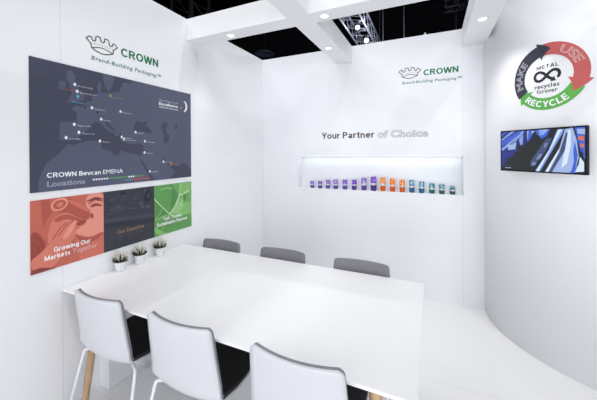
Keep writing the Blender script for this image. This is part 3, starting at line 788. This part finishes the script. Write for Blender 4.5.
# ------------------------------------------------------------------ television
t = thing('wall_television', 'wall mounted flat screen showing a blue factory line', 'television', (2.752, 2.636, 1.567), math.radians(-45))
TW, TH = 0.275, 0.1590
bm = bmesh.new(); box(bm, -TW, TW, 0.0, 0.028, -TH, TH, 0.003); box(bm, -.16, .16, 0.028, 0.045, -.11, .11, .004)
obj('casing', bm, M_tvblack, t)
bm = bmesh.new()
for z in (-.06, .06): box(bm, -.10, .10, .045, .066, z-.012, z+.012)
box(bm, -.03, .03, .045, .0745, -.075, .075)
obj('wall_bracket', bm, M_darkmetal, t)
sm = pmap((0, 0, 0), (2*(TW-.009), 0, 0), (0, 0, 2*(TH-.0105)), (0, -1, 0))
def S(u, v): return (u-.5, v-.5)
bm = bmesh.new(); pics = [
 (0, [(0, 0), (1, 0), (1, 1), (0, 1)]),
 (1, [(0, 0.04), (.10, .30), (.30, .60), (.42, .80), (.44, 1), (0, 1)]),
 (2, [(0, .62), (.2, .8), (.33, 1), (.24, 1), (0, .74)]), (3, [(0, .80), (.14, 1), (.2, 1), (0, .76)]), (3, [(0, .56), (.26, .92), (.29, 1), (.32, 1), (.3, .9), (.02, .5)]),
 (2, [(0, .9), (.1, 1), (.06, 1), (0, .95)]),
 (4, [(.10, .52), (.20, .54), (.215, .70), (.18, .76), (.09, .66)]), (5, [(.10, .66), (.18, .76), (.24, .78), (.17, .66)]), (0, [(.22, .6), (.27, .74), (.29, .6), (.25, .5)]),
 (3, [(.25, .80), (.31, .9), (.30, .66), (.27, .64)]), (6, [(.02, .2), (.08, .42), (.06, .5), (.02, .4)]), (6, [(.12, .38), (.18, .5), (.16, .34)]),
 (4, [(.36, .78), (.46, .98), (.36, 1)]), (2, [(.36, .72), (.42, .86), (.42, 1), (.38, 1)]),
 (7, [(.46, 1), (.64, 1), (.60, .84), (.54, .78), (.48, .9)]), (3, [(.50, 1), (.60, 1), (.57, .88), (.52, .86)]), (4, [(.53, .98), (.62, 1), (.58, .92)]),
 (8, [(.40, .10), (.52, .30), (.60, .52), (.66, .78), (.60, .80), (.48, .46), (.40, .22)]),
 (5, [(.41, .12), (.46, .14), (.48, .22), (.43, .22)]), (5, [(.47, .26), (.52, .30), (.55, .42), (.50, .42)]), (5, [(.56, .56), (.59, .58), (.61, .68), (.58, .68)]),
 (3, [(.46, 0), (.52, 0), (.80, .98), (.72, .98), (.62, .50)]), (9, [(.47, 0), (.50, 0), (.77, .98), (.73, .98), (.63, .52)]), (0, [(.56, 0), (.58, 0), (.80, .78), (.82, .98), (.79, .98), (.70, .50)]),
 (9, [(.58, 0), (.62, 0), (.86, .98), (.82, .98), (.74, .55)]), (4, [(.62, 0), (.90, 0), (.94, .36), (.92, .72), (.88, 1), (.80, .98), (.72, .4)]),
 (9, [(.76, .10), (.82, .2), (.86, .6), (.86, .95), (.83, .95), (.80, .55)]), (7, [(.86, .0), (.90, .0), (.93, .4), (.90, .7), (.885, .5), (.89, .25)]), (8, [(.62, 0), (.66, 0), (.80, .5), (.83, .9), (.81, .9), (.74, .45)]),
 (7, [(.90, 1), (.94, .62), (.97, .4), (1, .3), (1, 1)]), (10, [(.93, .74), (.99, .70), (.99, .80), (.94, .82)]), (10, [(.95, .58), (.99, .55), (.99, .64), (.96, .65)]), (4, [(.93, .86), (1, .84), (1, .96), (.92, .97)]), (0, [(.965, .2), (.985, .4), (.97, .5), (.95, .38)]),
 (9, [(.90, .02), (.99, .04), (.99, .24), (.95, .36), (.94, .2)]), (2, [(.84, .02), (.90, .02), (.92, .12)]),
 (4, [(.06, .045), (.14, .045), (.14, .062), (.06, .062)])]
for i, (mi, pts) in enumerate(pics): poly(bm, [S(*p) for p in pts], sm, .0008+.00006*i, mi)
obj('screen', bm, [scr(10, 12, 20), scr(22, 36, 120), scr(60, 92, 200), scr(128, 160, 224), scr(158, 180, 226), scr(112, 130, 180), scr(24, 44, 140), scr(50, 92, 206), scr(58, 74, 112), scr(214, 228, 250), scr(214, 110, 60)], t, recalc=False)

# ------------------------------------------------------------------ the hall beyond the walls
def truss(name, label, a, b, w, h, m, rad=0.022, brad=0.010, step=0.42, hang=True):
    a, b = Vector(a), Vector(b); d = (b-a); L = d.length; d.normalize()
    s = d.cross(Vector((0, 0, 1))); s = s.normalized() if s.length > .01 else Vector((1, 0, 0)); u = s.cross(d)
    t = thing(name, label, 'truss', a)
    offs = [s*(-w/2)+u*(-h/2), s*(w/2)+u*(-h/2), s*(w/2)+u*(h/2), s*(-w/2)+u*(h/2)]
    for o in offs:
        bm = bmesh.new(); tube(bm, [o, o+d*L], rad, 10); obj('chord', bm, m, t)
    n = max(2, int(L/step))
    for i in range(4):
        bm = bmesh.new(); p, q = offs[i], offs[(i+1) % 4]
        for k in range(n):
            x0, x1 = p+d*(L*k/n), q+d*(L*(k+.5)/n); x2 = p+d*(L*(k+1)/n)
            tube(bm, [x0, x1], brad, 6); tube(bm, [x1, x2], brad, 6)
        obj('bracing', bm, m, t)
    if hang:
        for k in (.12, .88):
            bm = bmesh.new(); q = d*(L*k)+u*(h/2); tube(bm, [q, Vector((q.x, q.y, 9.0-a.z))], .006, 6); obj('hanger', bm, M_cable, t)
    return t
truss('lighting_truss', 'bright aluminium lighting truss beyond the back wall', (0.52, 5.6, 4.55), (0.52, 10.5, 4.55), 0.42, 0.36, M_alu)
truss('lighting_truss', 'dark unlit truss tower beyond the left wall', (-2.6, 4.75, 0.0), (-2.6, 4.75, 6.2), 0.55, 0.5, M_darkmetal, 0.03, 0.012, 0.6, False)
truss('lighting_truss', 'short dark truss hanging in the black hall near the right beam', (2.35, 7.9, 5.12), (2.85, 7.9, 5.12), 0.3, 0.3, M_darkmetal, .02, .01, .3)
def stage_lamp(p, aim, label, m, s=1.0):
    p = Vector(p); t = thing('stage_lamp', label, 'light', p, 0, 'stage lamps hanging in the hall')
    q = (Vector(aim)-p).to_track_quat('Z', 'Y').to_matrix().to_4x4()
    bm = bmesh.new(); lathe(bm, [(0, -.16), (.05, -.16), (.07, -.10), (.085, .04), (.09, .06), (.082, .06), (.075, .02), (0, .02)], 20)
    bm.transform(q @ Matrix.Scale(s, 4)); obj('housing', bm, M_darkmetal, t)
    bm = bmesh.new(); lathe(bm, [(0, .024), (.072, .024), (.072, .034), (.04, .042), (0, .045)], 20)
    bm.transform(q @ Matrix.Scale(s, 4)); obj('lens', bm, m, t)
    bm = bmesh.new(); tube(bm, [(-.10*s, 0, 0), (-.10*s, 0, .14*s), (.10*s, 0, .14*s), (.10*s, 0, 0)], .008, 8)
    tube(bm, [(0, 0, .14*s), (0, 0, .15)], .012, 8)
    obj('yoke', bm, M_darkmetal, t)
    return t
stage_lamp((0.628, 6.225, 4.22), (2.0, 0, 1.5), 'lit stage lamp under the bright truss, nearer one', M_lens_cool, .62)
stage_lamp((0.655, 7.041, 4.22), (2.0, 0, 1.5), 'lit stage lamp under the bright truss, just above the back wall', M_lens_cool, .72)
def cable(x, y, z0, z1, r, label):
    bm = bmesh.new(); tube(bm, [(x, y, z0), (x, y, z1)], r, 8)
    tag(obj('suspension_cable', bm, M_cable), label, 'cable', 'thin cables hanging in the dark hall')
cable(1.044, 7.0, 0.0, 9.0, .007, 'thin cable hanging beside the bright lighting truss')
cable(1.502, 7.0, 0.0, 9.0, .006, 'thin cable hanging in the middle of the dark opening')
cable(2.60, 7.9, 0.0, 4.97, .006, 'thin cable hanging under the short dark truss')
t = thing('hall_pendant', 'dark dished pendant lamp above the back left corner', 'light', (-2.85, 8.20, 4.75))
bm = bmesh.new(); lathe(bm, [(.02, .16), (.08, .14), (.26, .05), (.33, 0), (.30, .0), (.24, .03), (0, .10)], 28); obj('lamp_shade', bm, mat('blue_grey_enamel', (.10, .12, .2, 1), .4), t)
bm = bmesh.new(); tube(bm, [(0, 0, .14), (0, 0, 4.25)], .006, 6); obj('cord', bm, M_darkmetal, t)
t = thing('cable_clip', 'tiny white clip on the top edge of the back wall', 'clip', (1.994, YB+.03, 2.80))
bm = bmesh.new(); box(bm, -.018, .018, -.012, .012, 0, .012, .002); obj('base', bm, M_lampwhite, t)
bm = bmesh.new(); lathe(bm, [(0, .012), (.007, .012), (.007, .028), (.004, .034), (0, .035)], 12); obj('knob', bm, M_lampwhite, t)

# ------------------------------------------------------------------ lights
W = bpy.data.worlds.new('hall_dark'); SC.world = W; W.use_nodes = True
W.node_tree.nodes['Background'].inputs[0].default_value = (0.006, 0.006, 0.008, 1)
W.node_tree.nodes['Background'].inputs[1].default_value = 0.3
def area(name, loc, aim, sx, sy, e, col=(1, 1, 1)):
    l = bpy.data.lights.new(name, 'AREA'); l.shape = 'RECTANGLE'; l.size = sx; l.size_y = sy; l.energy = e; l.color = col
    o = bpy.data.objects.new(name, l); COL.objects.link(o); o.location = loc
    o.rotation_euler = (Vector(aim)-Vector(loc)).to_track_quat('-Z', 'Y').to_euler(); return o
def spot(name, loc, aim, e, ang, soft, blend=.4, col=(1, 1, 1)):
    l = bpy.data.lights.new(name, 'SPOT'); l.energy = e; l.spot_size = math.radians(ang); l.spot_blend = blend; l.shadow_soft_size = soft; l.color = col
    o = bpy.data.objects.new(name, l); COL.objects.link(o); o.location = loc
    o.rotation_euler = (Vector(aim)-Vector(loc)).to_track_quat('-Z', 'Y').to_euler(); return o
COOL = (0.962, 0.972, 1.0)
area('front_fill', (1.3, -3.4, 1.5), (2.2, 2.0, 1.7), 5.0, 2.8, K['front'], COOL)  # unseen fill behind the camera, added to brighten the walls evenly
area('top_fill', (0.5, 1.5, 6.0), (0.7, 1.6, 0), 2.6, 2.6, K['top'], COOL)  # added overhead fill that lifts the tabletop
area('side_fill', (4.7, -1.2, 1.9), (0.0, 1.4, 1.5), 2.6, 3.2, K['right'], COOL)  # unseen fill from the right, added for the left wall
for nm, loc, aim in (('a', (4.4, 0.2, 5.4), (0.3, 2.5, 1.6)), ('b', (-1.6, 0.1, 5.6), (2.4, 2.9, 1.4)), ('c', (0.2, -0.9, 6.0), (2.2, 2.9, 1.5)),
                     ('d', (3.4, -0.8, 5.7), (0.6, 2.8, 1.6)), ('e', (1.9, 0.7, 6.3), (1.4, 2.8, 1.6)), ('f', (-0.9, -2.0, 5.2), (2.8, 2.6, 1.2)), ('g', (2.2, 2.6, 6.0), (0.1, 2.35, 0.9))):  # g is added to brighten the rear left wall and table
    spot('unseen_spot_'+nm, loc, aim, K['spot_'+nm], 50 if nm == 'g' else 80, .018, .5, COOL)
pl = bpy.data.lights.new('truss_fill', 'POINT'); pl.energy = K['truss']; pl.shadow_soft_size = .1; pl.color = (.85, .88, 1)  # added point fill that brightens the truss, no lamp hangs here
po = bpy.data.objects.new('truss_fill', pl); COL.objects.link(po); po.location = (1.3, 6.4, 3.3)
area('niche_light', ((NX0+NX1)/2, YB+.05, NZ1-.009), ((NX0+NX1)/2, YB+.08, NZ0), NX1-NX0-.04, .03, K['niche'], (0.86, 0.92, 1.0))

# ------------------------------------------------------------------ camera
yaw, pitch, roll = math.radians(24.3616), math.radians(-0.1649), math.radians(-0.3434)
F = Vector((-math.sin(yaw)*math.cos(pitch), math.cos(yaw)*math.cos(pitch), math.sin(pitch)))
Rr = Vector((math.cos(yaw), math.sin(yaw), 0)); Uu = Rr.cross(F)
R2 = Rr*math.cos(roll)+Uu*math.sin(roll); U2 = -Rr*math.sin(roll)+Uu*math.cos(roll)
cam = bpy.data.cameras.new('camera'); co = bpy.data.objects.new('camera', cam); COL.objects.link(co)
m4 = Matrix(((R2.x, U2.x, -F.x, 2.0485), (R2.y, U2.y, -F.y, 0.0), (R2.z, U2.z, -F.z, 1.5635), (0, 0, 0, 1)))
co.matrix_world = m4
cam.sensor_width = 36.0; cam.sensor_fit = 'HORIZONTAL'
cam.lens = 293.1908*36.0/597.0
cam.shift_y = -(200-153.33)/597.0
cam.clip_start = 0.02
SC.camera = co
SC.view_settings.view_transform = 'Standard'
SC.view_settings.look = 'None'
SC.view_settings.gamma = 1.0
SC.view_settings.use_curve_mapping = False
SC.view_settings.exposure = 0.03
